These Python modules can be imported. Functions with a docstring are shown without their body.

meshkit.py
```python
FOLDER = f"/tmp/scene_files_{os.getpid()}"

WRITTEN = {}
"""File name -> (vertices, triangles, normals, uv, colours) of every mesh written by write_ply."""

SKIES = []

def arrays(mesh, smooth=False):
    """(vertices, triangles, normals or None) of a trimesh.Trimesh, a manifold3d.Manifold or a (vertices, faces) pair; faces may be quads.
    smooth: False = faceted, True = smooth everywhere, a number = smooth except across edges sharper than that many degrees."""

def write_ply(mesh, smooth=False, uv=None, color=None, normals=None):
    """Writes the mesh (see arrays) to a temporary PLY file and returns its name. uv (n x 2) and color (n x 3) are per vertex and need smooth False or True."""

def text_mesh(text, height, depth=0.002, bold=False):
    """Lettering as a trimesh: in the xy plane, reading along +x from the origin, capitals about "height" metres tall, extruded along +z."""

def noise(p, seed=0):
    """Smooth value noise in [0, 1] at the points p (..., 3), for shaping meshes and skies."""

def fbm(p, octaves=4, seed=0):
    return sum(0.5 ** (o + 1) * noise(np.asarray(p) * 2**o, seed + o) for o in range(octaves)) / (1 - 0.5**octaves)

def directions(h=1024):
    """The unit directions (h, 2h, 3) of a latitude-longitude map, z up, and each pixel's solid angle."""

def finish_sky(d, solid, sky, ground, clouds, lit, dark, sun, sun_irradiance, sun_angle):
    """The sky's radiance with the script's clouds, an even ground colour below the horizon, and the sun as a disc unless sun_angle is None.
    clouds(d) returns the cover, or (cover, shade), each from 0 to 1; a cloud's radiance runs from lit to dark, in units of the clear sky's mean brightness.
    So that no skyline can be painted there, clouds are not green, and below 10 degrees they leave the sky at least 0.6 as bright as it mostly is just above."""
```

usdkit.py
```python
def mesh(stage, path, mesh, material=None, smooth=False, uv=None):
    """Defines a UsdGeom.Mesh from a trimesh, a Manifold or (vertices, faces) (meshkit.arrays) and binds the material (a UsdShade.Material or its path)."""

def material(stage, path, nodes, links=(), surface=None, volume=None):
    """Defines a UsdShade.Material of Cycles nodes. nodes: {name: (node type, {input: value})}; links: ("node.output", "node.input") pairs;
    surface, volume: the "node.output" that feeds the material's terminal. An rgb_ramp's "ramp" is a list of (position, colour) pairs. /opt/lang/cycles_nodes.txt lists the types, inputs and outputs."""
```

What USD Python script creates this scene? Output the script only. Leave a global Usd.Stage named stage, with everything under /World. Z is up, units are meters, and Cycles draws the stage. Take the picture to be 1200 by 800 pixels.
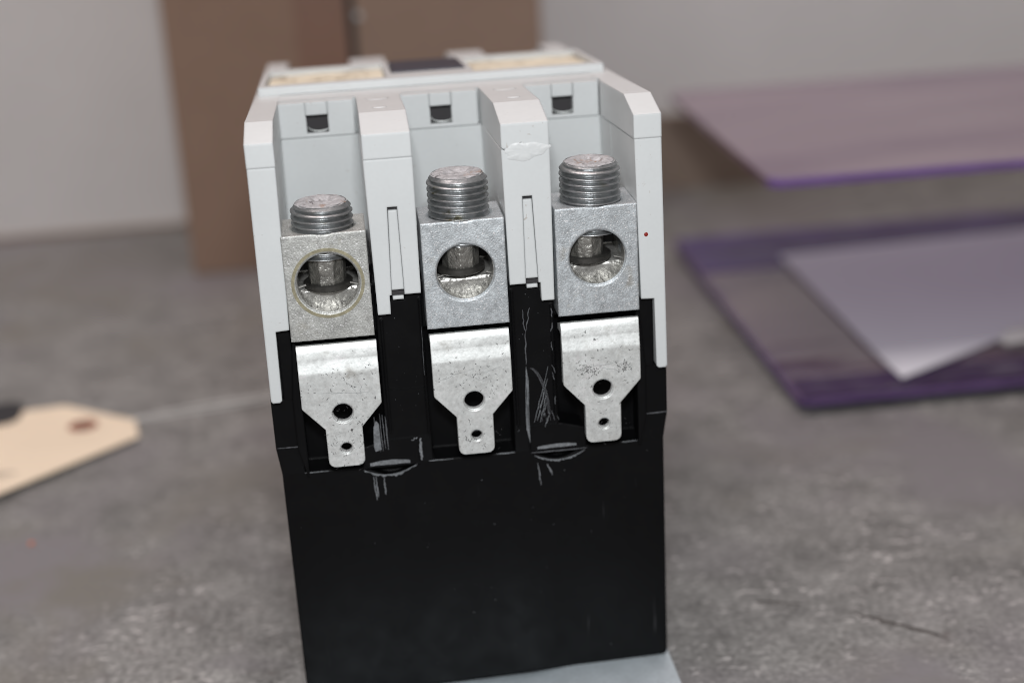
import math, random
import numpy as np, trimesh, manifold3d as m3, usdkit, meshkit
from manifold3d import Manifold, CrossSection
from pxr import Usd, UsdGeom, UsdLux, UsdShade, Gf, Sdf

stage = Usd.Stage.CreateInMemory()
UsdGeom.SetStageUpAxis(stage, 'Z'); UsdGeom.SetStageMetersPerUnit(stage, 1.0)
UsdGeom.Xform.Define(stage, '/World'); UsdGeom.Scope.Define(stage, '/World/Looks')
rng = random.Random(7)

# ------------------------------------------------------------------ camera
CAM = np.array([-0.0279, -0.3821, 0.2466])
R_ = np.array([0.9912, -0.1218, -0.0514]); U_ = np.array([0.0903, 0.3397, 0.9362]); F_ = np.array([0.0965, 0.9326, -0.3477])
def frame_matrix(right, up, fwd, pos):
    r = right / np.linalg.norm(right); f = fwd / np.linalg.norm(fwd); r = r - f * (r @ f); r /= np.linalg.norm(r); u = np.cross(r, f)
    return Gf.Matrix4d(*r, 0, *u, 0, *(-f), 0, *pos, 1)
cam = UsdGeom.Camera.Define(stage, '/World/Camera')
cam.AddTransformOp().Set(frame_matrix(R_, U_, F_, CAM))
cam.CreateHorizontalApertureAttr(36.0); cam.CreateVerticalApertureAttr(24.0)
cam.CreateFocalLengthAttr(1775.09 / 1200 * 36)
cam.CreateFStopAttr(5.4); cam.CreateFocusDistanceAttr(0.402)
cam.CreateClippingRangeAttr((0.01, 100))
cam.CreateExposureAttr(0.13)

# ------------------------------------------------------------------ lights
# flash on top of the camera
fl = UsdLux.RectLight.Define(stage, '/World/FlashLamp')
fl_pos = CAM + np.array([0, 0, 1]) * 0.085 + R_ * 0.004
fl_dir = np.array([0.01, 0.05, 0.09]) - fl_pos
fl.AddTransformOp().Set(frame_matrix(R_, U_, fl_dir, fl_pos))
fl.CreateWidthAttr(0.055); fl.CreateHeightAttr(0.03); fl.CreateNormalizeAttr(True)
fl.CreateIntensityAttr(0.45); fl.CreateColorAttr(Gf.Vec3f(0.985, 1.0, 1.02))
# ceiling lamp of the room
cl = UsdLux.RectLight.Define(stage, '/World/CeilingLamp')
cl.AddTransformOp().Set(frame_matrix(np.array([1.0, 0, 0]), np.array([0, 1.0, 0]), np.array([0.0, 0.0, -1.0]), (-0.3, 0.25, 2.2)))
cl.CreateWidthAttr(1.6); cl.CreateHeightAttr(0.9); cl.CreateNormalizeAttr(True)
cl.CreateIntensityAttr(8.0); cl.CreateColorAttr(Gf.Vec3f(1.0, 0.85, 0.82))
# dim even light of the room all round
usdkit.material(stage, '/World/Looks/room_light', {'b': ('background_shader', {'color': (1.0, 0.95, 0.94), 'strength': 0.20})}, [], surface='b.background')
dome = UsdLux.DomeLight.Define(stage, '/World/RoomLight')
UsdShade.MaterialBindingAPI.Apply(dome.GetPrim()).Bind(UsdShade.Material.Get(stage, '/World/Looks/room_light'))

# ------------------------------------------------------------------ materials
def look(name, color, rough=0.5, metal=0.0, spec=0.5, var=None, bump=None, bevel=0.0, marks=(), coat=0.0, rough_var=None):
    """var: list of (scale, detail, amount) brightness noises; bump: list of (scale, detail, distance); marks: (colour, scale, lo, hi, detail, stretch, mask_scale, mask_lo, mask_hi)"""
    n = {'g': ('texture_coordinate', {}), 'p': ('principled_bsdf', {'roughness': rough, 'metallic': metal, 'specular_ior_level': spec, 'coat_weight': coat})}
    l = []; cur = None
    n['base'] = ('mix', {'mix_type': 'mix', 'fac': 0.0, 'color1': color, 'color2': color}); cur = 'base.color'
    for i, (sc, det, amt) in enumerate(var or []):
        n[f'vn{i}'] = ('noise_texture', {'scale': sc, 'detail': det, 'roughness': 0.6})
        n[f'vr{i}'] = ('rgb_ramp', {'ramp': [(0.25, (1 - amt,) * 3), (0.75, (1 + amt,) * 3)]})
        n[f'vm{i}'] = ('mix', {'mix_type': 'multiply', 'fac': 1.0})
        l += [('g.object', f'vn{i}.vector'), (f'vn{i}.fac', f'vr{i}.fac'), (cur, f'vm{i}.color1'), (f'vr{i}.color', f'vm{i}.color2')]; cur = f'vm{i}.color'
    for i, (col, sc, lo, hi, det, stretch, msc, mlo, mhi) in enumerate(marks):
        n[f'mp{i}'] = ('mapping', {'mapping_type': 'point', 'scale': stretch, 'rotation': (0.3 * i, 0.5 * i, 0.2 + i)})
        n[f'mn{i}'] = ('noise_texture', {'scale': sc, 'detail': det, 'roughness': 0.65, 'distortion': 0.4})
        n[f'mr{i}'] = ('rgb_ramp', {'ramp': [(lo, (0, 0, 0)), (hi, (1, 1, 1))]})
        n[f'kn{i}'] = ('noise_texture', {'scale': msc, 'detail': 2.0})
        n[f'kr{i}'] = ('rgb_ramp', {'ramp': [(mlo, (0, 0, 0)), (mhi, (1, 1, 1))]})
        n[f'mm{i}'] = ('math', {'math_type': 'multiply'})
        n[f'mx{i}'] = ('mix', {'mix_type': 'mix', 'color2': col})
        l += [('g.object', f'mp{i}.vector'), (f'mp{i}.vector', f'mn{i}.vector'), (f'mn{i}.fac', f'mr{i}.fac'), ('g.object', f'kn{i}.vector'), (f'kn{i}.fac', f'kr{i}.fac'),
              (f'mr{i}.color', f'mm{i}.value1'), (f'kr{i}.color', f'mm{i}.value2'), (f'mm{i}.value', f'mx{i}.fac'), (cur, f'mx{i}.color1')]; cur = f'mx{i}.color'
    l.append((cur, 'p.base_color'))
    if rough_var:
        n['rn'] = ('noise_texture', {'scale': rough_var[0], 'detail': 3.0}); n['rr'] = ('rgb_ramp', {'ramp': [(0.3, (rough_var[1],) * 3), (0.7, (rough_var[2],) * 3)]})
        l += [('g.object', 'rn.vector'), ('rn.fac', 'rr.fac'), ('rr.color', 'p.roughness')]
    nrm = None
    if bevel:
        n['bv'] = ('bevel', {'samples': 6, 'radius': bevel}); nrm = 'bv.bevel'
    for i, (sc, det, dist) in enumerate(bump or []):
        n[f'bn{i}'] = ('noise_texture', {'scale': sc, 'detail': det, 'roughness': 0.6}); n[f'bb{i}'] = ('bump', {'strength': 1.0, 'distance': dist})
        l += [('g.object', f'bn{i}.vector'), (f'bn{i}.fac', f'bb{i}.height')]
        if nrm: l.append((nrm, f'bb{i}.normal'))
        nrm = f'bb{i}.normal'
    if nrm: l.append((nrm, 'p.normal'))
    return usdkit.material(stage, f'/World/Looks/{name}', n, l, surface='p.BSDF')

S1 = (1, 1, 1)
M = {}
M['white'] = look('white_plastic', (0.640, 0.664, 0.664), 0.38, spec=0.4, var=[(60, 3, 0.03), (900, 2, 0.015)], bump=[(1600, 2, 0.00002)], bevel=0.0008,
                  marks=[((0.48, 0.46, 0.43), 700, 0.66, 0.72, 3, S1, 90, 0.52, 0.62)])
M['white_chip'] = look('chipped_white_plastic', (0.66, 0.68, 0.678), 0.42, spec=0.4, var=[(500, 3, 0.03)], bump=[(450, 2, 0.00025)])
M['gap'] = look('dark_seam_and_shade', (0.03, 0.028, 0.03), 0.7)  # for real cracks, pits and seams, and for shade painted into recesses
M['black'] = look('black_plastic', (0.0026, 0.0027, 0.0031), 0.38, spec=0.15, var=[(120, 3, 0.15)], bump=[(2200, 2, 0.00003)], bevel=0.0008, rough_var=(160, 0.36, 0.52),
                  marks=[((0.03, 0.03, 0.032), 300, 0.66, 0.74, 4, (1, 1, 0.08), 50, 0.5, 0.62)])
M['wear'] = look('scuffed_plastic', (0.17, 0.18, 0.19), 0.6, var=[(1500, 3, 0.4), (400, 2, 0.25)], bump=[(2500, 2, 0.0001)])
M['wear_glint'] = look('faint_scuff_glint', (0.085, 0.088, 0.095), 0.6, var=[(1800, 3, 0.5)])  # faint scuffs, and the highlights painted along some edges
def lug_look(name, col, warm):
    return look(name, col, 0.5, metal=0.82, var=[(3000, 2, 0.2), (350, 4, 0.18), (90, 3, 0.14)], bump=[(2200, 2, 0.00010)], bevel=0.0007, rough_var=(900, 0.42, 0.62),
                marks=[(warm, 120, 0.58, 0.72, 3, S1, 45, 0.5, 0.66), ((0.9, 0.9, 0.9), 2400, 0.70, 0.74, 0, S1, 30, 0.1, 0.2)])  # last mark: bright specks painted in as sparkle of the cast grain
M['lug'] = lug_look('cast_zinc', (0.60, 0.64, 0.66), (0.42, 0.38, 0.31))
M['lug_warm'] = lug_look('cast_zinc_yellowed', (0.56, 0.57, 0.545), (0.40, 0.36, 0.26))
M['bore'] = look('bored_metal', (0.47, 0.465, 0.44), 0.38, metal=0.7, var=[(500, 3, 0.35)], bump=[(380, 2, 0.0005)])
M['cut'] = look('cut_metal_edge', (0.80, 0.80, 0.79), 0.5, metal=0.25, var=[(900, 2, 0.1)])
M['brass'] = look('yellow_lacquer_ring', (0.42, 0.39, 0.27), 0.42, metal=0.6, var=[(700, 3, 0.25)], bump=[(1500, 2, 0.0001)])
M['tab'] = look('tinned_steel', (0.90, 0.93, 0.915), 0.52, metal=0.88, var=[(140, 4, 0.13), (1500, 3, 0.12)], bump=[(900, 3, 0.00004)], bevel=0.0004, rough_var=(500, 0.45, 0.58),
                marks=[((0.10, 0.10, 0.10), 760, 0.645, 0.69, 3, (1, 1, 1), 130, 0.44, 0.58), ((0.2, 0.2, 0.19), 260, 0.665, 0.69, 4, (1, 1, 4.0), 60, 0.42, 0.6), ((0.55, 0.54, 0.5), 160, 0.55, 0.75, 4, S1, 70, 0.45, 0.6)])
M['screw'] = look('threaded_steel', (0.44, 0.455, 0.46), 0.36, metal=0.92, var=[(400, 3, 0.25), (90, 2, 0.2)], bump=[(1500, 2, 0.00006)],
                  marks=[((0.60, 0.60, 0.62), 220, 0.55, 0.68, 3, S1, 80, 0.42, 0.6), ((0.20, 0.19, 0.13), 260, 0.55, 0.7, 3, S1, 100, 0.45, 0.6)])
M['neck'] = look('rough_screw_end', (0.34, 0.335, 0.31), 0.36, metal=0.85, var=[(350, 3, 0.4)], bump=[(700, 3, 0.0005)], bevel=0.0006)
M['dark_steel'] = look('dark_steel', (0.10, 0.097, 0.09), 0.42, metal=0.8, var=[(400, 3, 0.3)])
M['screw_face'] = look('corroded_screw_face', (0.44, 0.44, 0.45), 0.65, metal=0.25, var=[(700, 3, 0.3), (250, 2, 0.2)], bump=[(1000, 3, 0.0004)],
                       marks=[((0.07, 0.06, 0.06), 420, 0.60, 0.68, 3, S1, 200, 0.4, 0.55), ((0.33, 0.20, 0.13), 300, 0.52, 0.66, 3, S1, 130, 0.48, 0.6)])
M['galv'] = look('galvanized_steel', (0.60, 0.68, 0.725), 0.36, metal=0.35, var=[(90, 3, 0.1), (900, 2, 0.08)], bump=[(900, 2, 0.00008)], bevel=0.0006, rough_var=(120, 0.35, 0.52))
M['label'] = look('yellowed_label', (0.82, 0.76, 0.60), 0.55, var=[(150, 3, 0.15)],
                  marks=[((0.30, 0.22, 0.12), 160, 0.54, 0.6, 3, (1, 0.6, 1), 60, 0.42, 0.5), ((0.72, 0.66, 0.52), 110, 0.5, 0.62, 2, S1, 40, 0.3, 0.5)])
M['dark_block'] = look('dark_grey_plastic', (0.03, 0.033, 0.055), 0.4, var=[(900, 2, 0.3)], bevel=0.0006)
M['red'] = look('red_spot', (0.25, 0.02, 0.015), 0.4)
M['card'] = look('brown_cardboard', (0.34, 0.228, 0.17), 0.8, spec=0.2, var=[(6, 3, 0.07), (60, 3, 0.04)], bump=[(180, 2, 0.0003)])
M['card_pale'] = look('pale_cardboard', (0.37, 0.26, 0.20), 0.8, spec=0.2, var=[(6, 3, 0.07), (60, 3, 0.04)], bump=[(180, 2, 0.0003)])
M['card_dull'] = look('dull_cardboard', (0.31, 0.245, 0.20), 0.8, spec=0.2, var=[(6, 3, 0.07), (60, 3, 0.04)])
M['tape'] = look('brown_packing_tape', (0.28, 0.155, 0.107), 0.4, var=[(30, 3, 0.08)])
M['table'] = look('mottled_grey_worktop', (0.206, 0.207, 0.201), 0.46, spec=0.4, var=[(11, 3, 0.10), (60, 5, 0.40), (480, 4, 0.50)], bump=[(240, 3, 0.0004)],
                  marks=[((0.52, 0.51, 0.50), 230, 0.59, 0.66, 3, (1, 1.6, 1), 25, 0.36, 0.55), ((0.13, 0.12, 0.115), 95, 0.60, 0.72, 4, (1, 1, 1), 12, 0.42, 0.6), ((0.212, 0.204, 0.214), 12, 0.45, 0.6, 3, S1, 6, 0.42, 0.55), ((0.19, 0.184, 0.166), 14, 0.48, 0.62, 3, S1, 7, 0.45, 0.58)])
M['stain'] = look('dark_scratch', (0.085, 0.08, 0.075), 0.6, var=[(300, 3, 0.4)])
M['wall'] = look('painted_wall', (0.86, 0.845, 0.838), 0.6, spec=0.25, var=[(3.5, 3, 0.05), (25, 2, 0.02)], bump=[(120, 2, 0.0004)])
M['strip'] = look('brown_skirting', (0.26, 0.215, 0.18), 0.6, var=[(20, 3, 0.15)])
M['manila'] = look('manila_card', (0.88, 0.76, 0.59), 0.7, spec=0.2, var=[(25, 3, 0.04), (300, 2, 0.03)])
M['eyelet'] = look('red_brown_fibre', (0.27, 0.085, 0.05), 0.6, var=[(400, 2, 0.2)])
M['pencil'] = look('pencil_mark', (0.16, 0.14, 0.13), 0.6)
M['string'] = look('white_thread', (0.72, 0.71, 0.69), 0.8, var=[(400, 2, 0.2)])
M['rubber'] = look('black_rubber', (0.02, 0.02, 0.024), 0.55)
M['paper'] = look('white_paper', (0.76, 0.79, 0.86), 0.75, spec=0.2, var=[(12, 2, 0.03)])
M['fleck'] = look('orange_fleck', (0.55, 0.17, 0.08), 0.6)
M['edge'] = look('purple_sheet_edge', (0.19, 0.10, 0.33), 0.25, var=[(60, 2, 0.15)], coat=0.3)
def sheet_look(name, tint, body, fac, ior=1.45, dark=None, stretch=(3, 22, 3)):
    n = {'t': ('transparent_bsdf', {'color': tint}), 'd': ('principled_bsdf', {'base_color': body, 'roughness': 0.3}), 'm': ('mix_closure', {'fac': fac}),
         'gl': ('glossy_bsdf', {'color': (1, 1, 1), 'roughness': 0.08}), 'f': ('fresnel', {'IOR': ior}), 'o': ('mix_closure', {})}
    dark = dark or body
    n.update({'tc': ('texture_coordinate', {}), 'mp': ('mapping', {'mapping_type': 'point', 'scale': stretch, 'rotation': (0, 0, 0.12)}), 'ns': ('noise_texture', {'scale': 1.6, 'detail': 3.0, 'roughness': 0.55, 'distortion': 0.6}),
              'rp': ('rgb_ramp', {'ramp': [(0.36, dark), (0.62, body)]}), 'bp': ('bump', {'strength': 0.5, 'distance': 0.004})})
    return usdkit.material(stage, f'/World/Looks/{name}', n, [('tc.object', 'mp.vector'), ('mp.vector', 'ns.vector'), ('ns.fac', 'rp.fac'), ('rp.color', 'd.base_color'), ('ns.fac', 'bp.height'), ('bp.normal', 'gl.normal'), ('t.BSDF', 'm.closure1'), ('d.BSDF', 'm.closure2'), ('f.fac', 'o.fac'), ('m.closure', 'o.closure1'), ('gl.BSDF', 'o.closure2')], surface='o.closure')
M['violet'] = look('violet_reflection', (0.085, 0.05, 0.19), 0.2, spec=0.5, var=[(30, 3, 0.3)], bump=[(25, 2, 0.002)])
M['edge_low'] = look('dull_violet_edge', (0.115, 0.07, 0.18), 0.25, var=[(60, 2, 0.2)])
M['deep_purple'] = look('deep_violet_plastic', (0.055, 0.036, 0.085), 0.16, spec=0.6, var=[(30, 3, 0.3)], bump=[(25, 2, 0.002)])
M['purple'] = sheet_look('purple_sheet', (0.68, 0.54, 0.67), (0.58, 0.44, 0.53), 0.52, 1.45, (0.38, 0.25, 0.37))
M['purple_low'] = sheet_look('deep_purple_sheet', (0.72, 0.60, 0.72), (0.42, 0.33, 0.37), 0.5, 1.9, (0.16, 0.09, 0.22), (4, 16, 4))

# ------------------------------------------------------------------ helpers (millimetres in, metres out)
used = {}
def numbered(parent, name):
    k = (parent, name); n = used.get(k, 0); used[k] = n + 1
    return f'{parent}/{name}' + (f'_{n:03d}' if n else '')
def info(prim, label=None, cat=None, group=None, kind=None):
    for k, v in (('label', label), ('category', cat), ('group', group), ('kind', kind)):
        if v: prim.SetCustomDataByKey(k, v)
    return prim
def tri(m):
    if hasattr(m, 'to_mesh'):
        q = m.to_mesh(); return trimesh.Trimesh(np.array(q.vert_properties[:, :3]), np.array(q.tri_verts), process=False)
    return m
def put(name, mesh, mat, parent='/World', smooth=False, label=None, cat=None, group=None, kind=None, warp=None, scale=0.001):
    """one Mesh prim; parent is a path or a prim"""
    if not isinstance(parent, str): parent = str(parent.GetPath())
    t = tri(mesh).copy(); v = np.array(t.vertices, float)
    if warp: v = warp(v)
    t.vertices = v * scale
    p = usdkit.mesh(stage, numbered(parent, name), t, M[mat] if isinstance(mat, str) else mat, smooth=smooth).GetPrim()
    return info(p, label, cat, group, kind)
def thing(name, label, cat, group=None):
    return info(UsdGeom.Xform.Define(stage, numbered('/World', name)).GetPrim(), label, cat, group)
def box(x0, x1, y0, y1, z0, z1):
    return Manifold.cube([x1 - x0, y1 - y0, z1 - z0]).translate([x0, y0, z0])
def poly_xz(pts, y0, y1):
    """outline in x,z pushed from y0 to y1"""
    a = np.array(pts, float); s = np.sum(a[:, 0] * np.roll(a[:, 1], -1) - np.roll(a[:, 0], -1) * a[:, 1])
    if s < 0: a = a[::-1]
    return CrossSection([a]).extrude(y1 - y0).rotate([90, 0, 0]).translate([0, y1, 0])
def poly_yz(pts, x0, x1):
    a = np.array(pts, float); s = np.sum(a[:, 0] * np.roll(a[:, 1], -1) - np.roll(a[:, 0], -1) * a[:, 1])
    if s < 0: a = a[::-1]
    m = CrossSection([a]).extrude(x1 - x0)          # (y,z,x)
    return m.transform([[0, 0, 1, x0], [1, 0, 0, 0], [0, 1, 0, 0]])
def cyl_y(x, z, r, y0, y1, n=64, r2=None):
    return Manifold.cylinder(y1 - y0, r2 if r2 else r, r, n).rotate([90, 0, 0]).translate([x, y1, z])
def cyl_z(x, y, r, z0, z1, n=64, r2=None):
    return Manifold.cylinder(z1 - z0, r, r if r2 is None else r2, n).translate([x, y, z0])
def union(l):
    o = l[0]
    for m in l[1:]: o = o + m
    return o
def mirror_x(m): return m.mirror([1, 0, 0])
def ribbon(pts, w, y, t=0.08):
    """thin irregular stroke lying on a face that looks to -y; pts in x,z"""
    p = np.array(pts, float); d = np.gradient(p, axis=0); d /= np.linalg.norm(d, axis=1, keepdims=True) + 1e-9
    nn = np.stack([-d[:, 1], d[:, 0]], 1); k = len(p)
    ww = np.array([w * (0.35 + 0.65 * math.sin(math.pi * (i + 0.35) / (k - 0.3 + 0.3))) * rng.uniform(0.6, 1.25) for i in range(k)]) / 2
    a = p + nn * ww[:, None]; b = p - nn * ww[:, None]
    v = [(x, y - t, z) for x, z in a] + [(x, y - t, z) for x, z in b] + [(x, y + 0.05, z) for x, z in a] + [(x, y + 0.05, z) for x, z in b]
    f = []
    for i in range(k - 1):
        for (o1, o2) in ((0, k), (k, 3 * k), (3 * k, 2 * k), (2 * k, 0)):
            f += [(o1 + i, o2 + i, o2 + i + 1), (o1 + i, o2 + i + 1, o1 + i + 1)]
    m = trimesh.Trimesh(np.array(v), np.array(f), process=False); return m
def wob(a, b, n, amp):
    a = np.array(a, float); b = np.array(b, float); d = b - a; pr = np.array([-d[1], d[0]]) / (np.linalg.norm(d) + 1e-9)
    return [tuple(a + d * i / (n - 1) + pr * rng.uniform(-amp, amp)) for i in range(n)]

# ------------------------------------------------------------------ the setting
ZT = -6.3       # worktop height
put('worktop', box(-1300, 1300, -420, 553, ZT - 30, ZT), 'table', kind='structure')
put('wall', box(-1300, 1300, 560, 640, ZT - 30, 1100), 'wall', kind='structure')
put('skirting', box(-1300, 1300, 553.0, 559.5, ZT - 30, ZT + 2.0), 'strip', kind='structure')

# ------------------------------------------------------------------ the contactor
C = thing('contactor', 'white and black three-pole contactor with metal lugs standing on end on a steel plate', 'contactor')
CP = '/World/contactor'
D = 195.0                                # depth
def lean(v):                             # the white cover sits slightly tipped back
    v = v.copy(); v[:, 2] -= 0.08 * v[:, 1] * np.clip((v[:, 2] - 95) / 45, 0, 1); return v
X3 = (-35.6, 0.0, 35.6)
def both_ends(m): return m + m.mirror([0, 1, 0]).translate([0, D, 0])

# lower half of the white cover
outer = poly_xz([(46.5, 157), (46.9, 135), (47.4, 113), (51.0, 112.8), (51.3, 93.2), (51.9, 92.6), (53.8, 92.6), (54.25, 93.2), (53.7, 157)], 0, D)
midb = poly_xz([(11.5, 157), (11.9, 120.2), (20.2, 120.2), (20.3, 115), (23.7, 115), (24.2, 157)], 0, 62)
groove = poly_xz([(16.4, 144.2), (19.0, 144.2), (19.7, 119), (16.2, 119)], -1, 1.6)
groove2 = box(46, 47.25, 34, 34.7, 110, 160)
low = union([outer, mirror_x(outer), both_ends(midb), both_ends(mirror_x(midb)), box(-53, 53, 52.0, D - 52, 100, 157)])
low = low - groove - mirror_x(groove) - groove2 - mirror_x(groove2)
LC = put('lower_cover', low, 'white', C, warp=lean)
for s in (1, -1):
    g = poly_xz([(16.5, 143.3), (18.85, 143.3), (19.55, 121.6), (16.3, 121.6)], 0.2, 1.5)
    put('slot_strip', g if s > 0 else mirror_x(g), 'white', LC, warp=lean)
    b = box(16.5, 19.4, 0.8, 4.5, 118.7, 119.7)
    put('latch_end', b if s > 0 else mirror_x(b), 'white', LC, warp=lean)
    g = poly_xz([(16.42, 144.18), (18.98, 144.18), (19.68, 119.76), (16.22, 119.76)], 1.45, 1.58)
    put('slot_shade', g if s > 0 else mirror_x(g), 'gap', LC, warp=lean)  # dark strip that paints the shade in the slot gaps
# upper half
gapz = 157.03
prof = [(0.0, gapz), (-0.12, gapz + 0.3), (-0.1, 163.4), (12.8, 167.5), (D - 12.8, 167.5), (D + 0.1, 163.4), (D, gapz)]
profm = [(0.0, gapz), (-0.12, gapz + 0.3), (-0.1, 163.6), (15.5, 167.45), (62, 167.45), (62, gapz)]
up = [poly_yz(prof, 46.4, 53.75), poly_yz(prof, -53.75, -46.4)]
for s in (1, -1):
    a, b = sorted((s * 11.6, s * 24.1)); up.append(both_ends(poly_yz(profm, a, b)))
up.append(box(-53.5, 53.5, 51.4, D - 51.4, gapz, 167.4))
upm = union(up)
for xc in X3:
    upm = upm - box(xc - 3.15, xc + 3.05, 48, 63, 158.2, 163.4)
    upm = upm - box(xc - 3.3, xc - 3.05, 48, 52.3, 163, 169) - box(xc + 2.95, xc + 3.25, 48, 52.6, 163, 169)
    for yy, dep in ((55.5, 0.25), (61.0, 0.45)):
        upm = upm - box(xc - 10.9, xc + 10.9, yy, yy + 0.7, 167.4 - dep, 169)
    upm = upm - box(xc - 10.9, xc + 10.9, 50, 55.6, 167.15, 169)
    # dark clearance between the back panel and the barrier on its right
    upm = upm - box(xc + 10.6, xc + 11.35, 50, 56, gapz - 1, 169)
UC = put('upper_cover', upm, 'white', C, warp=lean)
for xc in X3:
    put('hole_shade', box(xc - 3.3, xc + 3.2, 54.6, 55.4, 158, 163.6), 'gap', UC, warp=lean)  # added dark sheet, paints the shade inside the square hole
    an = np.linspace(math.radians(185), math.radians(355), 24); q = np.stack([xc + 0.5 + 3.3 * np.cos(an), 54.1 + 2.0 * np.sin(an), 159.9 + 1.25 * np.sin(an)], 1)
    put('contact_spring', trimesh.util.concatenate([trimesh.creation.cylinder(0.22, segment=[q[i], q[i + 1]], sections=8) for i in range(23)]), 'tab', UC, smooth=40, warp=lean)
for s in (-1, 1):                         # round moulding marks on the barrier tops
    for (yy, r) in ((46.0, 3.4), (25.0, 2.0)):
        d = trimesh.creation.icosphere(3, 1.0); d.vertices *= [r, r, 0.28]; d.apply_translation([s * 18.2, yy, 167.42])
        put('moulding_mark', d, 'white', UC, smooth=True, warp=lean)
put('notch_fill', box(-8, 8, 58, 62, 166, 167.38), 'white', UC, warp=lean)
# chipped patch and crack on the right middle barrier
th = np.linspace(0, 2 * np.pi, 40, endpoint=False)
rr = [1 + 0.10 * math.sin(3 * t + 1) + 0.07 * math.sin(7 * t) for t in th]
ring = np.array([(17.9 + 5.9 * r * math.cos(t), 156.2 + 2.5 * r * math.sin(t) + 0.05 * 5.9 * math.cos(t)) for t, r in zip(th, rr)])
vs = [(17.9, -0.22, 156.2)]; 
for k, h in ((0.55, -0.26), (0.9, -0.24), (1.0, 0.05)):
    vs += [(17.9 + (x - 17.9) * k, h + rng.uniform(-.05, .05) * (k < 1), 156.2 + (z - 156.2) * k) for x, z in ring]
fs = [(0, 1 + (i + 1) % 40, 1 + i) for i in range(40)]
for q in range(2):
    for i in range(40):
        a, b, c, d = 1 + q * 40 + i, 1 + q * 40 + (i + 1) % 40, 1 + (q + 1) * 40 + i, 1 + (q + 1) * 40 + (i + 1) % 40
        fs += [(a, b, d), (a, d, c)]
put('chipped_patch', trimesh.Trimesh(np.array(vs), np.array(fs), process=False), 'white_chip', UC, smooth=50, warp=lean, label='rough chipped patch on the right middle barrier')
put('crack', ribbon([(11.5, 157.6), (12.2, 156.9), (13.0, 156.7), (14.2, 157.3), (15.6, 158.3), (17, 158.6)], 0.22, -0.1, 0.04), 'gap', UC, warp=lean)
dot = trimesh.creation.icosphere(2, 0.55); dot.vertices *= [1, 0.3, 1.1]; dot.apply_translation([49.1, 0, 131])
put('red_spot', dot, 'red', LC, smooth=True)
# label frame on top
fr = box(-52.6, 51.6, 72, 127, 167.5, 170.1)
fr = fr - box(-50.8, -14.0, 77.5, 122, 167.9, 171) - box(12.6, 50.0, 77.5, 122, 167.9, 171) - box(-12.2, 11.0, 88.5, 123, 168.6, 171)
LF = put('label_frame', fr, 'white', C, warp=lean)
def sheet_grid(x0, x1, y0, y1, z, nx, ny, amp, seed):
    xs, ys = np.meshgrid(np.linspace(x0, x1, nx), np.linspace(y0, y1, ny), indexing='ij')
    zz = z + amp * (meshkit.fbm(np.stack([xs / 9, ys / 9, xs * 0 + seed], -1), 3, seed))
    v = np.stack([xs, ys, zz], -1).reshape(-1, 3); f = []
    for i in range(nx - 1):
        for j in range(ny - 1):
            a = i * ny + j; f += [(a, a + ny, a + ny + 1), (a, a + ny + 1, a + 1)]
    return trimesh.Trimesh(v, np.array(f), process=False)
put('label', sheet_grid(-50.3, -14.5, 78, 121.5, 168.1, 30, 30, 0.9, 3), 'label', LF, smooth=True, warp=lean)
put('label', sheet_grid(13.0, 49.6, 78, 121.5, 168.1, 30, 30, 0.9, 5), 'label', LF, smooth=True, warp=lean)
put('indicator_block', box(-11.9, 10.7, 89, 122.4, 168.6, 170.6), 'dark_block', LF, warp=lean)

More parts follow.
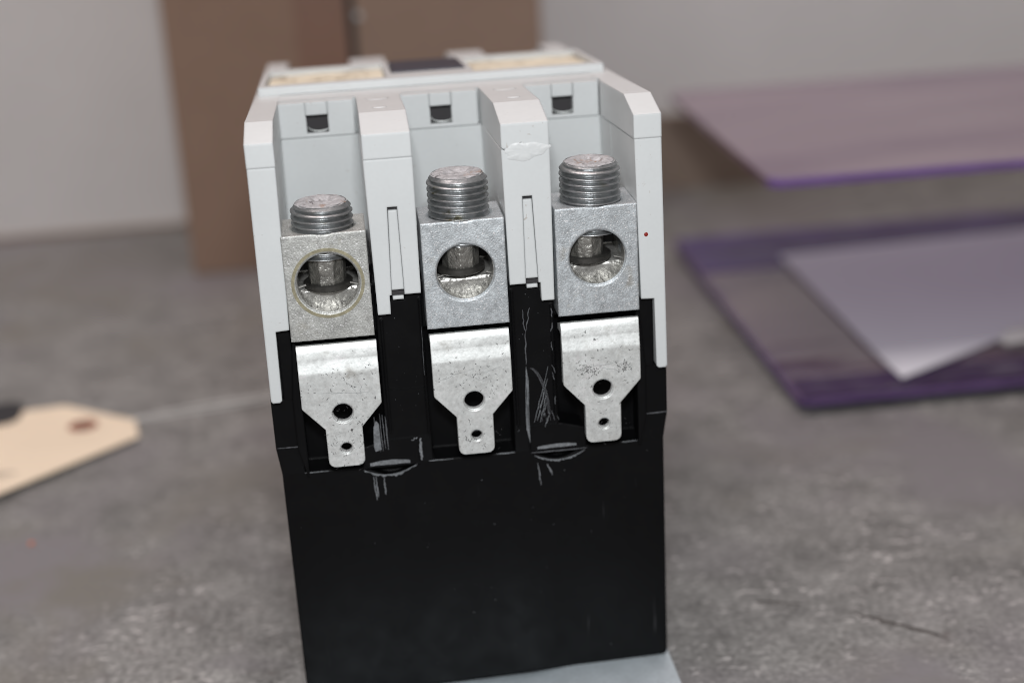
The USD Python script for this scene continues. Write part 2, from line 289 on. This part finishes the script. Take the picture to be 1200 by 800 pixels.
# black base
bw = 53.8
parts = [poly_xz([(-bw, -4.0), (bw - 1.0, -1.6), (bw, -0.7), (bw, 69.2), (-bw, 69.2)], 5, D - 5),
         box(-54.6, 54.6, 3, D - 3, 78, 92.4),
         Manifold.hull_points(np.array([(sx * 54.6, y, 78.01) for sx in (-1, 1) for y in (3, D - 3)] + [(sx * 53.75, y, 69.0) for sx in (-1, 1) for y in (5.02, D - 5.02)])),
         box(-51.0, 51.0, 2.6, D - 2.6, 92.4, 113), box(-46.2, 46.2, 2.6, D - 2.6, 113, 121)]
base = union(parts)
for xc in X3:
    base = base - box(xc - 11.9, xc + 11.4, -1, 13.5, 69.2, 107.5)
    base = base - box(xc - 11.9, xc + 11.4, -1, 9, 107.5, 125)
for xc in X3:
    base = base + box(xc - 11.9, xc + 11.4, 17.3, 52, 100, 124)  # black filler added behind each lug so the side gaps look dark
for s in (-1, 1):
    bulge = poly_xz([(15.6, 69.25), (31.4, 69.25), (31.0, 75.6), (24.5, 77.4), (15.6, 77.4)], 3.4, 12)
    post = poly_xz([(11.3, 69.3), (12.3, 75.6), (13.2, 77.3), (15.55, 77.3), (15.55, 69.3)], 5.0, 14)
    sl = poly_xz([(16, 69.3)] + [(16 + 14.8 * t, 69.0 - 3.0 * math.sin(math.pi * t)) for t in np.linspace(0.0, 1, 14)] + [(30.8, 69.3)], 2, 7.5)
    cut = poly_xz([(15.6, 77.4), (23.9, 77.4), (23.9, 69.3), (15.6, 69.3)], 2, 3.4)
    for q in (bulge, post): base = base + (q if s > 0 else mirror_x(q))
    base = base - (cut if s > 0 else mirror_x(cut))
    base = base - (sl if s > 0 else mirror_x(sl))
    b2 = box(16.3, 19.6, 0, 3.5, 118.0, 121.5)
    base = base - (b2 if s > 0 else mirror_x(b2))
    lip = box(12.1, 12.7, 1.9, 4, 78, 118); lip2 = box(22.7, 23.3, 1.9, 4, 80, 113)
    for q in (lip, lip2): base = base + (q if s > 0 else mirror_x(q))
    e = poly_xz([(46.7, 69.3), (48.6, 77.4), (48.6, 92), (46.9, 112), (46.2, 112), (46.2, 69.3)], 2.2, 6)
    base = base + (e if s > 0 else mirror_x(e))
B = put('base', base, 'black', C)
def marks(name, strokes, mat, y, w, label=None):
    put(name, trimesh.util.concatenate([ribbon(s, w * rng.uniform(0.7, 1.3), y) for s in strokes]), mat, B, label=label)
# worn pale edges of the wells, painted edge glints, scuffs and scratches
for a, b in (((-47.6, 69.1), (-41.0, 69.0)), ((-13.1, 69.1), (-6.2, 69.0)), ((6.0, 69.1), (11.3, 69.1)), ((41.9, 69.0), (46.6, 69.1))):
    marks('worn_glint_edge', [wob(a, b, 14, 0.05)], 'wear', 5.0, 0.34)
marks('worn_glint_edge', [wob((-54.2, 78.1), (-47.3, 78.0), 10, 0.05)], 'wear_glint', 3.0, 0.3)  # pale line painted for light caught on the left flange ledge
marks('worn_glint_edge', [wob((48.6, 77.9), (54.5, 78.0), 10, 0.05)], 'wear_glint', 3.0, 0.34)  # pale line painted for light caught on the right flange ledge
marks('worn_glint_edge', [[(12.3, 76.0), (13.1, 77.2), (14.2, 77.5), (15.6, 77.6)], wob((15.7, 69.1), (31.5, 69.1), 16, 0.04)], 'wear_glint', 3.4, 0.3)
marks('worn_glint_edge', [wob((-12.6, 96), (-12.4, 110), 14, 0.03)], 'wear_glint', 1.9, 0.14)  # pale line painted as the highlight along the lip
marks('worn_glint_edge', [wob((-17.4, 76.5), (-14.5, 78.2), 8, 0.3), wob((-14.9, 77.2), (-15.0, 70.3), 14, 0.22)], 'wear', 3.3, 0.6)
def blob(pts, y, t=0.1):
    return poly_xz(pts, y - t, y + 0.2)
def bar(x0, x1, z0, z1, h):
    top = [(x0 + (x1 - x0) * t, z0 + (z1 - z0) * t + h * (math.sin(math.pi * (0.12 + 0.80 * t)) ** 0.5) + rng.uniform(-.06, .06)) for t in np.linspace(0, 1, 16)]
    bot = [(x0 + (x1 - x0) * t, z0 + (z1 - z0) * t - 0.1 + rng.uniform(-.06, .06)) for t in np.linspace(0, 1, 16)]
    return top + bot[::-1]
put('worn_patch', blob(bar(-29.4, -18.3, 70.0, 70.0, 1.3), 3.4), 'wear', B)
put('worn_patch', blob(bar(17.5, 28.6, 70.2, 70.3, 1.0), 3.4), 'wear', B)
def crescent(x0, x1, zc, drop, tilt, w):
    lo, hi = [], []
    for t in np.linspace(0, 1, 26):
        z = zc + tilt * (t - 0.5) - drop * math.sin(math.pi * t) ** 0.9
        h = w * (0.25 + 0.75 * math.sin(math.pi * (0.1 + 0.85 * t))) * rng.uniform(0.25, 1.5)
        x = x0 + (x1 - x0) * t
        lo.append((x, z - h * rng.uniform(0.6, 1.1))); hi.append((x, z + 0.06))
    return lo + hi[::-1]
put('worn_crescent', blob(crescent(-31.2, -15.6, 68.6, 2.5, 1.0, 0.75), 5.0), 'wear', B)
put('worn_crescent', blob(crescent(16.8, 31.2, 67.7, 2.1, 0.4, 0.55), 5.0), 'wear', B)
marks('scratches', [wob((-28.8, 66.0), (-28.4, 58.6), 12, 0.12), wob((-28.2, 66.0), (-27.9, 59.5), 10, 0.1), wob((-25.9, 65.5), (-25.8, 60.0), 10, 0.1)], 'wear', 5.0, 0.42)
marks('scratches', [wob((17.6, 65.2), (18.2, 58.2), 12, 0.1), wob((20.3, 64.5), (21.6, 61.0), 8, 0.1)], 'wear', 5.0, 0.4)
marks('scratches', [wob((15.2, 112), (15.6, 105), 10, 0.25), wob((17.0, 112.5), (16.0, 106), 10, 0.2), wob((15.6, 105), (15.5, 96), 10, 0.15), wob((10.0, 0), (10, 0.1), 3, 0)][:3], 'wear_glint', 2.6, 0.3)
st = []
for k in range(7): st.append([(15.4 - 0.1 * k + 0.7 * math.sin(t * 1.9) * (-1) + 0.22 * k, 95.5 - 22 * t + rng.uniform(-.1, .1)) for t in np.linspace(0.03 * k, 0.86 + 0.03 * k, 12)])
for k in range(6): st.append(wob((21.5 - 0.35 * k, 95 - 3.6 * k), (16.9 + 0.9 * k, 78.6 + 0.5 * k * (k % 2)), 12, 0.12))
for k in range(3): st.append([(16.4 + 4.5 * math.sin(1.5 * t) + .3 * k, 95 - 14 * t ** 1.5) for t in np.linspace(0, 1, 10)])
for k in range(5): st.append(wob((18.6 + k * 1.1, 84 - k * .7), (19.2 + k * 1.15, 78.8), 7, 0.08))
marks('scratches', st[:7], 'wear', 2.6, 0.2); marks('scratches', st[7:13], 'wear', 2.6, 0.19); marks('scratches', st[13:], 'wear_glint', 2.6, 0.15)
marks('scratches', [wob((-27.2 + k * 0.75, 84 + rng.uniform(-3, 2)), (-27.0 + k * 0.75, 74.4 + rng.uniform(-.3, 1)), 10, 0.06) for k in range(5)], 'wear_glint', 3.0, 0.3)
put('worn_patch', blob([(-27.6, 81.5), (-26.8, 83.5), (-26.1, 82.5), (-25.9, 74.8), (-27.6, 74.3), (-27.9, 76)], 3.0), 'wear', B)
marks('scratches', [wob((22.9 + rng.uniform(-.5, .4), 112 - 4.2 * k), (22.9 + rng.uniform(-.5, .4), 109.5 - 4.2 * k), 6, 0.15) for k in (0, 1, 2.3, 3.9, 4.4, 6.1)], 'wear_glint', 1.95, 0.25)
# specks of dust and nicks
sp = []
for k in range(26):
    x, z = rng.uniform(-52, 52), rng.uniform(0, 66); r = rng.choice([0.05, 0.06, 0.07, 0.09, 0.13]); s_ = trimesh.creation.icosphere(1, r); s_.apply_translation([x, 4.95, z]); sp.append(s_)
for k in range(22):
    x = rng.choice([-1, 1]) * rng.uniform(13, 22.6); z = rng.uniform(78, 117); s_ = trimesh.creation.icosphere(1, rng.choice([0.05, 0.07, 0.1])); s_.apply_translation([x, 2.55, z]); sp.append(s_)
put('dust', trimesh.util.concatenate(sp), 'wear', B, kind='stuff')

# steel plate under the base
nx, ny = 90, 40
xs, ys = np.meshgrid(np.linspace(-54.6, 54.6, nx), np.linspace(-45, D - 4, ny), indexing='ij')
def smooth01(t): t = np.clip(t, 0, 1); return t * t * (3 - 2 * t)
top = -4.9 + 2.75 * smooth01((xs - 12) / 14) * smooth01((90 - ys) / 20) + 0.35 * smooth01((-14 - xs) / 12)
v = np.concatenate([np.stack([xs, ys, top], -1).reshape(-1, 3), np.stack([xs, ys, xs * 0 - 6.25], -1).reshape(-1, 3)])
f = []; N = nx * ny
for i in range(nx - 1):
    for j in range(ny - 1):
        a = i * ny + j; f += [(a, a + ny, a + ny + 1), (a, a + ny + 1, a + 1), (N + a, N + a + ny + 1, N + a + ny), (N + a, N + a + 1, N + a + ny + 1)]
def skirt(a, b): f.extend([(a, b, N + b), (a, N + b, N + a)])
for i in range(nx - 1): skirt((i + 1) * ny, i * ny); skirt(i * ny + ny - 1, (i + 1) * ny + ny - 1)
for j in range(ny - 1): skirt(j, j + 1); skirt((nx - 1) * ny + j + 1, (nx - 1) * ny + j)
put('mounting_plate', trimesh.Trimesh(v, np.array(f), process=False), 'galv', C, smooth=40)

# terminal tabs
def make_tab(xc, dx, dz):
    hw, nw = 10.7, 4.9
    back = [(5.0, 106.6), (2.4, 107.2), (0.9, 108.1), (0.1, 108.45), (-0.7, 108.3), (-1.15, 107.7), (-1.38, 106.4), (-1.55, 105.0), (-1.6, 104.4), (-1.62, 104.0), (-1.86, 102.6), (-2.18, 101.0), (-2.25, 100.2), (-2.25, 73.0)]
    off = [(5.0, 105.0), (2.0, 105.4), (0.6, 105.6), (0.1, 105.0), (0.1, 104.0), (0.1, 102.2), (0.1, 100.4), (0.1, 99.4), (0.1, 73.0)]
    prof = poly_yz(back + off[::-1], -hw, hw)
    r = 1.9
    neck = [(nw + 0.05, 84.5), (nw, 75.2)] + [(nw - r + r * math.cos(a), 75.1 - r * math.sin(a)) for a in np.linspace(0, math.pi / 2, 7)]
    out = [(hw, 112), (hw, 91.2), (hw - 0.12, 90.85), (hw - 0.5, 90.4)] + neck
    out = out + [(-x, z) for x, z in out[::-1]]
    t = prof ^ poly_xz(out, -6, 8)
    t = t - cyl_y(0.1, 88.9, 2.75, -6, 6) - cyl_y(0.1, 88.9, 2.75, -2.3, -1.55, r2=3.6) - cyl_y(0.2, 78.6, 1.6, -6, 6) - cyl_y(0.2, 78.6, 1.6, -2.3, -1.75, r2=2.1)
    return t.translate([xc + dx, 0, dz])
tabs = []
for i, (xc, dx, dz, lab) in enumerate(((X3[0], 0.1, 0.0, None), (0, 0.15, 0, None), (X3[2], 0.0, -0.1, 'tab with dark pitted scratches above its hole'))):
    tabs.append(put('terminal_tab', make_tab(xc, dx, dz), 'tab', C, smooth=28, label=lab))
for tb, (xc, dx, dz) in zip(tabs, ((X3[0], 0.1, 0.0), (0, 0.15, 0), (X3[2], 0.0, -0.1))):
    for (hx, hz, hr) in ((0.1, 88.9, 2.75), (0.2, 78.6, 1.6)):
        rg = cyl_y(hx, hz, hr + 0.03, -1.5, 0.08, 48) - cyl_y(hx, hz, hr - 0.05, -3, 2, 48)
        cn = cyl_y(hx, hz, hr + 0.02, -2.2, -1.45, 48, r2=hr + (0.87 if hr > 2 else 0.52)) - cyl_y(hx, hz, hr - 0.04, -2.26, -1.4, 48, r2=hr + (0.80 if hr > 2 else 0.45))
        put('hole_wall', (rg + cn).translate([xc + dx, 0, dz]), 'cut', tb, smooth=40)
# pits and scratches bitten into the tabs
def pits(spots, y=-2.25):
    o = []
    for (x, z, n, sx, sz) in spots:
        for k in range(int(n * 1.6)):
            px, pz = rng.gauss(x, sx), rng.gauss(z, sz); a = rng.uniform(0, 6.28); L = rng.uniform(0.15, 0.85)
            o.append(ribbon([(px, pz), (px + L * .5 * math.cos(a) + rng.uniform(-.1, .1), pz + L * .5 * math.sin(a)), (px + L * math.cos(a), pz + L * math.sin(a) * 1.0)], rng.uniform(0.07, 0.2), y, 0.02))
    return trimesh.util.concatenate(o)
put('pitting', pits([(32.5, 94.2, 34, 1.3, 0.9), (30.4, 95.4, 10, 0.7, 1.1), (42.0, 95.0, 30, 1.0, 0.9), (37, 95, 16, 4.5, 2.5), (36, 79, 12, 3, 3)]), 'gap', tabs[2])
put('pitting', pits([(-35, 97, 26, 5, 3), (-31, 86.5, 8, 1.2, 1.0), (-38, 88, 8, 1.5, 1.5), (-35.5, 79, 26, 2.8, 3), (-30, 102.5, 0, 1, 1)]), 'gap', tabs[0])
put('pitting', pits([(0, 97, 24, 5, 3), (5.5, 92, 10, 1.5, 1.5), (0.2, 79, 24, 2.8, 3)]), 'gap', tabs[1])
for tb, (x, z0) in ((tabs[0], (-35.6, 0)), (tabs[1], (0, 0)), (tabs[2], (35.6, 0))):
    put('scratches', trimesh.util.concatenate([ribbon(wob((x + rng.uniform(-9, 9), rng.uniform(93, 99)), (x + rng.uniform(-9, 9), rng.uniform(93, 99)), 9, 0.25), 0.08, -2.25, 0.015) for k in range(3)]), 'wear', tb)

# lugs with set screws
def thread(cx, cy, z0, z1, rc, rroot, pitch, phase):
    nt, per = 96, 14
    n = int((z1 - z0) / pitch * per) + 1
    zz = np.linspace(z0, z1, n); th = np.linspace(0, 2 * np.pi, nt, endpoint=False)
    Z, T = np.meshgrid(zz, th, indexing='ij')
    ph = (Z / pitch + T / (2 * np.pi) + phase) % 1.0
    tr = 1 - np.abs(2 * ph - 1); tr = np.clip((tr - 0.12) / 0.66, 0, 1)
    Rr = rroot + (rc - rroot) * tr
    Rr = np.minimum(Rr, rroot - 0.35 + np.maximum(0, (z1 - Z)) * 0.9)
    V = np.stack([cx + Rr * np.cos(T), cy + Rr * np.sin(T), Z], -1).reshape(-1, 3)
    f = []
    for i in range(n - 1):
        a = i * nt + np.arange(nt); b = i * nt + (np.arange(nt) + 1) % nt
        f.append(np.stack([a, b, b + nt], 1)); f.append(np.stack([a, b + nt, a + nt], 1))
    return trimesh.Trimesh(V, np.concatenate(f), process=False)
LUG = [dict(x=-36.1, z0=109.7, z1=138.7, sz=145.3, pad=121.9, mat='lug_warm', r=8.2), dict(x=0.15, z0=109.9, z1=139.1, sz=150.1, pad=123.3, mat='lug', r=7.7), dict(x=35.65, z0=110.2, z1=140.0, sz=150.5, pad=123.5, mat='lug', r=7.6)]
for i, L in enumerate(LUG):
    x, hw, dep, y0 = L['x'], 11.05, 17.0, -0.5
    body = box(x - hw, x + hw, y0, y0 + dep, L['z0'], L['z1'])
    zc = 125.0 + (0.2, 0.0, 0.9)[i]
    cham = 0.9
    bore = cyl_y(x + 0.1, zc, L['r'], y0 - 1, y0 + 18.5, 80)
    ch = cyl_y(x + 0.1, zc, L['r'], y0 - 0.02, y0 + 0.9, 80, r2=L['r'] + cham)
    well = cyl_z(x, 8.0, 7.9, zc, L['z1'] + 1, 80) + cyl_z(x, 8.0, 7.9, L['z1'] - 0.7, L['z1'] + 0.05, 80, r2=8.9)
    body = body - bore - ch - well
    lg = put('lug', body, L['mat'], C, smooth=30, label=('lug with a yellowed ring round its wire hole', None, 'lug with its set screw standing highest')[i])
    liner = (cyl_y(x + 0.1, zc, L['r'] + 0.02, y0 + 1.0, y0 + 16.9, 80) - cyl_y(x + 0.1, zc, L['r'] - 0.14, y0 - 0.5, y0 + 17.6, 80)) - cyl_z(x, 8.0, 7.95, zc - 1, L['z1'], 80)
    liner = liner - box(x - 20, x + 20, -5, 30, zc + 2.0, zc + 20)
    put('wire_hole', liner, 'bore', lg, smooth=30)
    put('contact_strap', box(x - 8.5, x + 8.6, y0 + 17.02, y0 + 17.6, L['z0'] + 1, zc - 1.2), 'bore', lg)
    sd = poly_yz([(y0 + 5.2, zc - 12), (y0 + 5.0, zc - 3.6), (y0 + 5.4, zc - 2.9), (y0 + 6.4, zc - 2.4), (y0 + 8, zc - 2.0), (y0 + 16.9, zc - 1.6), (y0 + 16.9, zc - 12)], x - 9, x + 9) ^ cyl_y(x + 0.1, zc, L['r'] - 0.16, y0, y0 + 18, 80)
    ribs = []
    for k in range(13):
        a = math.radians(-90 + (k - 6) * 12.5 + rng.uniform(-3, 3)); r0 = L['r'] - 0.15; ln = rng.uniform(0.8, 2.6)
        q = trimesh.creation.box([ln, 0.5, rng.uniform(0.25, 0.5)]); q.apply_transform(trimesh.transformations.rotation_matrix(-a, [0, 1, 0]))
        q.apply_translation([x + 0.1 + (r0 - ln / 2) * math.cos(a), y0 + 5.0, zc + (r0 - ln / 2) * math.sin(a)]); ribs.append(q)
    put('rib', trimesh.util.concatenate(ribs), 'bore', lg, kind='stuff')
    put('saddle', sd, 'bore', lg, smooth=40)
    put('shade_plate', box(x - 8.5, x + 8.6, y0 + 17.02, y0 + 17.6, zc - 1.1, zc + 9.5), 'gap', lg)  # added dark plate, paints the upper bore as deep shade
    ser = []
    for k in range(11):
        a = math.radians(-90 + (k - 5) * 13); rr_ = L['r'] - 0.22
        s_ = trimesh.creation.box([0.3, rng.uniform(2.2, 3.6), 0.3]); s_.apply_transform(trimesh.transformations.rotation_matrix(a + rng.uniform(-.2, .2), [0, 1, 0])); s_.apply_transform(trimesh.transformations.rotation_matrix(rng.uniform(-.18, .18), [0, 0, 1]))
        s_.apply_translation([x + 0.1 + rr_ * math.cos(a), 5.2 + rng.uniform(-.6, .6), zc + rr_ * math.sin(a)]); s_.apply_translation([0, -2.9, 0]); ser.append(s_)
    put('serration', trimesh.util.concatenate(ser), 'bore', lg, kind='stuff')
    if i == 0:
        put('hole_ring', cyl_y(x + 0.1, zc, 9.6, y0 - 0.08, y0 + 0.02, 80) - cyl_y(x + 0.1, zc, 8.75, y0 - 1, y0 + 1, 80), 'brass', lg, smooth=30)
        put('hole_ring', cyl_y(x + 0.1, zc, L['r'] + 0.05, y0 + 0.1, y0 + 0.95, 80, r2=L['r'] + 0.86) - cyl_y(x + 0.1, zc, L['r'] - 0.1, y0 - 0.1, y0 + 1.1, 80, r2=L['r'] + 0.72), 'brass', lg, smooth=30)
    scr = thread(x, 8.0, L['z0'] + 21.5, L['sz'], 8.2, 6.95, 1.67, 0.2 + 0.31 * i)
    ss = put('set_screw', scr, 'screw', lg, smooth=35)
    # dished, corroded end face
    nr, na = 14, 72; rad = np.linspace(0, 6.95, nr); an = np.linspace(0, 2 * np.pi, na, endpoint=False)
    A, Rr = np.meshgrid(an, rad)
    hexr = 3.3 / np.cos(((A + 0.3 * i) % (np.pi / 3)) - np.pi / 6)
    zf = L['sz'] + 0.12 - 0.75 * (1 / (1 + np.exp(np.clip((Rr - hexr) * 5, -30, 30)))) + 0.5 * (meshkit.fbm(np.stack([Rr * np.cos(A) * 0.7, Rr * np.sin(A) * 0.7, A * 0 + i], -1), 3, i) - 0.5) - 0.35 * np.clip((Rr - 5.9) / 1.05, 0, 1) ** 2
    V = np.stack([x + Rr * np.cos(A), 8 + Rr * np.sin(A), zf], -1).reshape(-1, 3); F = []
    for a in range(nr - 1):
        j = np.arange(na); j2 = (j + 1) % na
        F += [np.stack([a * na + j, (a + 1) * na + j, (a + 1) * na + j2], 1), np.stack([a * na + j, (a + 1) * na + j2, a * na + j2], 1)]
    put('screw_face', trimesh.Trimesh(V, np.concatenate(F), process=False), 'screw_face', lg, smooth=True)
    pz = L['pad']
    nb = Manifold.cylinder(L['z0'] + 22 - pz - 1.4, 5.0, 5.3, 9).rotate([0, 0, 17 * i + 8]).translate([x - (0, 0.5, 2.2)[i], 6.6, pz + 1.4])
    put('screw_neck', nb, 'neck', lg)
    pd = trimesh.creation.revolve(np.array([(0, 0), (5.9, 0), (6.6, 0.5), (6.6, 1.7), (6.1, 2.1), (0, 2.2)]), sections=64); pd.apply_translation([x - (0, 0.6, 1.6)[i], 7.4, pz])
    put('pressure_pad', pd, 'dark_steel', lg, smooth=30)

# ------------------------------------------------------------------ things round about
# cardboard box behind
K = thing('cardboard_box', 'tall brown cardboard box with a taped seam standing against the wall', 'cardboard box')
put('body', box(-119.5, 83.5, 453, 548, ZT + 0.1, 320), 'card', K)
put('flap', box(-119.5, -21.8, 449.6, 452.9, ZT + 0.6, 320), 'card', K)
put('flap', box(-17.2, 83.5, 449.2, 452.9, ZT + 0.6, 320), 'card_pale', K, label='paler right hand flap')
put('tape', box(-49.5, -22.2, 449.1, 449.5, ZT + 2, 320), 'tape', K)
put('seam', box(-21.7, -17.3, 451.9, 452.8, ZT + 1, 319), 'gap', K)
tb = trimesh.creation.icosphere(2, 1.9); tb.vertices *= [1, 0.3, 1]; tb.apply_translation([-15.5, 449.1, 131])
put('tape_scrap', tb, 'white', K, smooth=True)
# flat cardboard against the wall
K2 = put('cardboard_sheet', box(120, 640, 546.5, 552.3, ZT + 0.2, 42), 'card_dull', label='low strip of brown cardboard leaning along the wall behind the purple shelves', cat='cardboard')

# purple shelf unit
T = thing('desk_tray', 'two tier translucent purple plastic desk tray right of the contactor', 'desk tray')
def rounded(x0, x1, y0, y1, z0, z1, r):
    return CrossSection.square([x1 - x0 - 2 * r, y1 - y0 - 2 * r]).translate([x0 + r, y0 + r]).offset(r, m3.JoinType.Round, 2.0, 48).extrude(z1 - z0).translate([0, 0, z0])
sh1 = rounded(147.6, 430, 176.5, 418, -2.2, 0.3, 6)
lo_in = sh1 ^ rounded(149.4, 428, 178.3, 416, -3, 3, 5)
put('lower_shelf', lo_in, 'purple_low', T)
put('back_reflection', box(150, 427, 354, 415, 0.35, 1.2), 'violet', T, label='dark violet band put in for the dark reflection at the back of the lower shelf')  # added dark strip, paints in the shaded background mirrored in the shelf
put('front_band', box(150, 427, 179, 199, 0.35, 1.2), 'deep_purple', T, label='dark violet band along the front of the lower shelf')
put('lower_shelf_edge', sh1 - rounded(149.42, 427.98, 178.32, 415.98, -3, 3, 5), 'edge_low', T, smooth=30)
sh2 = rounded(143.6, 430, 209.5, 404, 82.5, 86.0, 7)
put('upper_shelf', sh2 ^ rounded(145.6, 428, 211.5, 402, 80, 90, 6), 'purple', T)
rim2 = sh2 - rounded(145.62, 427.98, 211.52, 401.98, 80, 90, 6)
put('upper_shelf_edge', rim2.trim_by_plane([0, 1, 0], 215.0), 'purple', T, smooth=30)
put('upper_shelf_edge', rim2.trim_by_plane([0, -1, 0], -214.98), 'edge', T, smooth=30, label='bright purple front edge of the upper shelf')
put('side_panel', box(430.1, 434, 176.5, 418, ZT, 120), 'purple_low', T)
for (x, y) in ((160, 190), (160, 405), (420, 190), (420, 405)):
    put('foot', cyl_z(x, y, 5, ZT + 0.02, -2.25, 24), 'rubber', T)
# paper on the lower shelf
def paper_mesh(pts, z, curl, thick=0.25, n=26):
    from shapely import Polygon, Point
    P = Polygon(pts); t = trimesh.creation.extrude_polygon(P, thick, engine='earcut'); t = t.subdivide_to_size(12.0)
    v = np.array(t.vertices); v[:, 2] += z + curl(v[:, 0], v[:, 1]); t.vertices = v; return t
pp = paper_mesh([(195.0, 368), (194.6, 186.2), (266, 229), (300, 251), (352, 285), (352, 377)], 1.6, lambda x, y: 1.0 * np.clip((225 - y) / 40, 0, 1) ** 2 + 1.2 * np.clip((x - 230) / 60, 0, 1) ** 2 * np.clip((300 - y) / 60, 0, 1))
put('paper_sheet', pp, 'paper', smooth=30, label='pale blue grey sheet of paper lying on the lower purple shelf', cat='paper')
sc = paper_mesh([(250, 208), (258, 205), (270, 214), (268, 224), (256, 222), (249, 215)], 0.5, lambda x, y: 3.5 + 2.5 * np.sin((x - 250) / 7))
put('paper_scrap', sc, 'white', smooth=30, label='small crumpled white scrap beside the paper at the right edge', cat='scrap')

# tag, thread, strap
def tag_mesh():
    from shapely import Polygon, Point
    A0, E1, E2, E3 = np.array((-190.7, 260.1)), np.array((-162.5, 262.9)), np.array((-129.3, 237.4)), np.array((-125.6, 217.8))
    d = np.array((-0.72, -0.694)); P = Polygon([E1, E2, E3, E3 + d * 130, A0 + d * 120, A0]).buffer(1.2).buffer(-1.2)
    P = P.difference(Point(-151.2, 236.1).buffer(2.4))
    t = trimesh.creation.extrude_polygon(P, 0.5, engine='earcut').subdivide_to_size(8.0); v = np.array(t.vertices)
    v[:, 2] += ZT + 0.9 + 1.8 * np.clip((-v[:, 1] + 250) / 80, 0, 1); t.vertices = v; return t
tg = put('shipping_tag', tag_mesh(), 'manila', smooth=30, label='cream manila shipping tag lying on the worktop at left', cat='tag')
eye = cyl_z(-151.2, 236.1, 6.3, ZT + 1.5, ZT + 2.05, 48) - cyl_z(-151.2, 236.1, 2.5, ZT, ZT + 5, 32)
put('eyelet', eye, 'eyelet', tg, smooth=30)
pm = trimesh.util.concatenate([trimesh.creation.cylinder(0.5, segment=[(-182, 192, ZT + 3.0), (-171, 190.5, ZT + 3.0)], sections=8), trimesh.creation.cylinder(0.4, segment=[(-182, 189, ZT + 3.0), (-174, 187.5, ZT + 3.0)], sections=8)])
pm.vertices[:, 2] = ZT + 2.9 + (pm.vertices[:, 2] - ZT - 2.9) * 0.1
put('pencil_mark', pm, 'pencil', tg)
def cord(pts, r, name, mat, label, cat, sides=10):
    from scipy.interpolate import CubicSpline
    p = np.array(pts, float); s = np.r_[0, np.cumsum(np.linalg.norm(np.diff(p, axis=0), axis=1))]; q = CubicSpline(s, p)(np.linspace(0, s[-1], 80))
    t = np.gradient(q, axis=0); t /= np.linalg.norm(t, axis=1, keepdims=True); a = np.cross(t, [0, 0, 1.0]); a /= np.linalg.norm(a, axis=1, keepdims=True); b = np.cross(t, a)
    an = np.linspace(0, 2 * np.pi, sides, endpoint=False); v = (q[:, None] + r * (np.cos(an)[None, :, None] * a[:, None] + np.sin(an)[None, :, None] * b[:, None])).reshape(-1, 3); f = []
    for i in range(79):
        for j in range(sides):
            k = (j + 1) % sides; f += [(i * sides + j, i * sides + k, (i + 1) * sides + k), (i * sides + j, (i + 1) * sides + k, (i + 1) * sides + j)]
    return trimesh.Trimesh(v, np.array(f), process=False)
s1 = cord([(-151, 236, ZT + 0.6), (-127, 239.6, ZT + 0.7), (-100, 244, ZT + 0.6), (-73, 250, ZT + 0.7), (-50, 258, ZT + 0.7)], 0.42, '', '', '', '')
s2 = cord([(-151, 236, ZT + 0.6), (-127, 242.5, ZT + 0.7), (-100, 250, ZT + 0.6), (-73, 254, ZT + 0.7), (-50, 261, ZT + 0.7)], 0.42, '', '', '', '')
put('string', trimesh.util.concatenate([s1, s2]), 'string', smooth=True, label='thin white string running from the tag behind the contactor', cat='string')
stp = rounded(-300, -181, 246, 272, ZT + 0.1, ZT + 1.9, 8)
put('black_strap', stp, 'rubber', smooth=30, label='black flat strap end behind the tag at the left edge', cat='strap')
# marks on the worktop
def flat_mark(name, pts, w, mat, label, cat):
    r = ribbon(pts, w, 0, 0.06); v = np.array(r.vertices)[:, [0, 2, 1]]; v[:, 2] = ZT + 0.06 - v[:, 2] * 0.5
    r = trimesh.Trimesh(v, np.array(r.faces)[:, ::-1], process=False)
    return put(name, r, mat, label=label, cat=cat)
flat_mark('scratch_mark', wob((90, 36.5), (103, 31.5), 9, 0.5), 1.5, 'stain', 'short dark scratch on the worktop right of the contactor', 'scratch')
flat_mark('scratch_mark', wob((117, 24.5), (141, 3.0), 18, 0.8), 2.0, 'stain', 'long dark scratch on the worktop near the lower right corner', 'scratch')
fk = trimesh.creation.icosphere(2, 1.0); fk.vertices *= [1.0, 1.6, 0.4]; fk.apply_translation([-155.4, 131, ZT + 0.3])
put('orange_fleck', fk, 'fleck', smooth=True, label='tiny orange fleck on the worktop below the tag', cat='fleck')
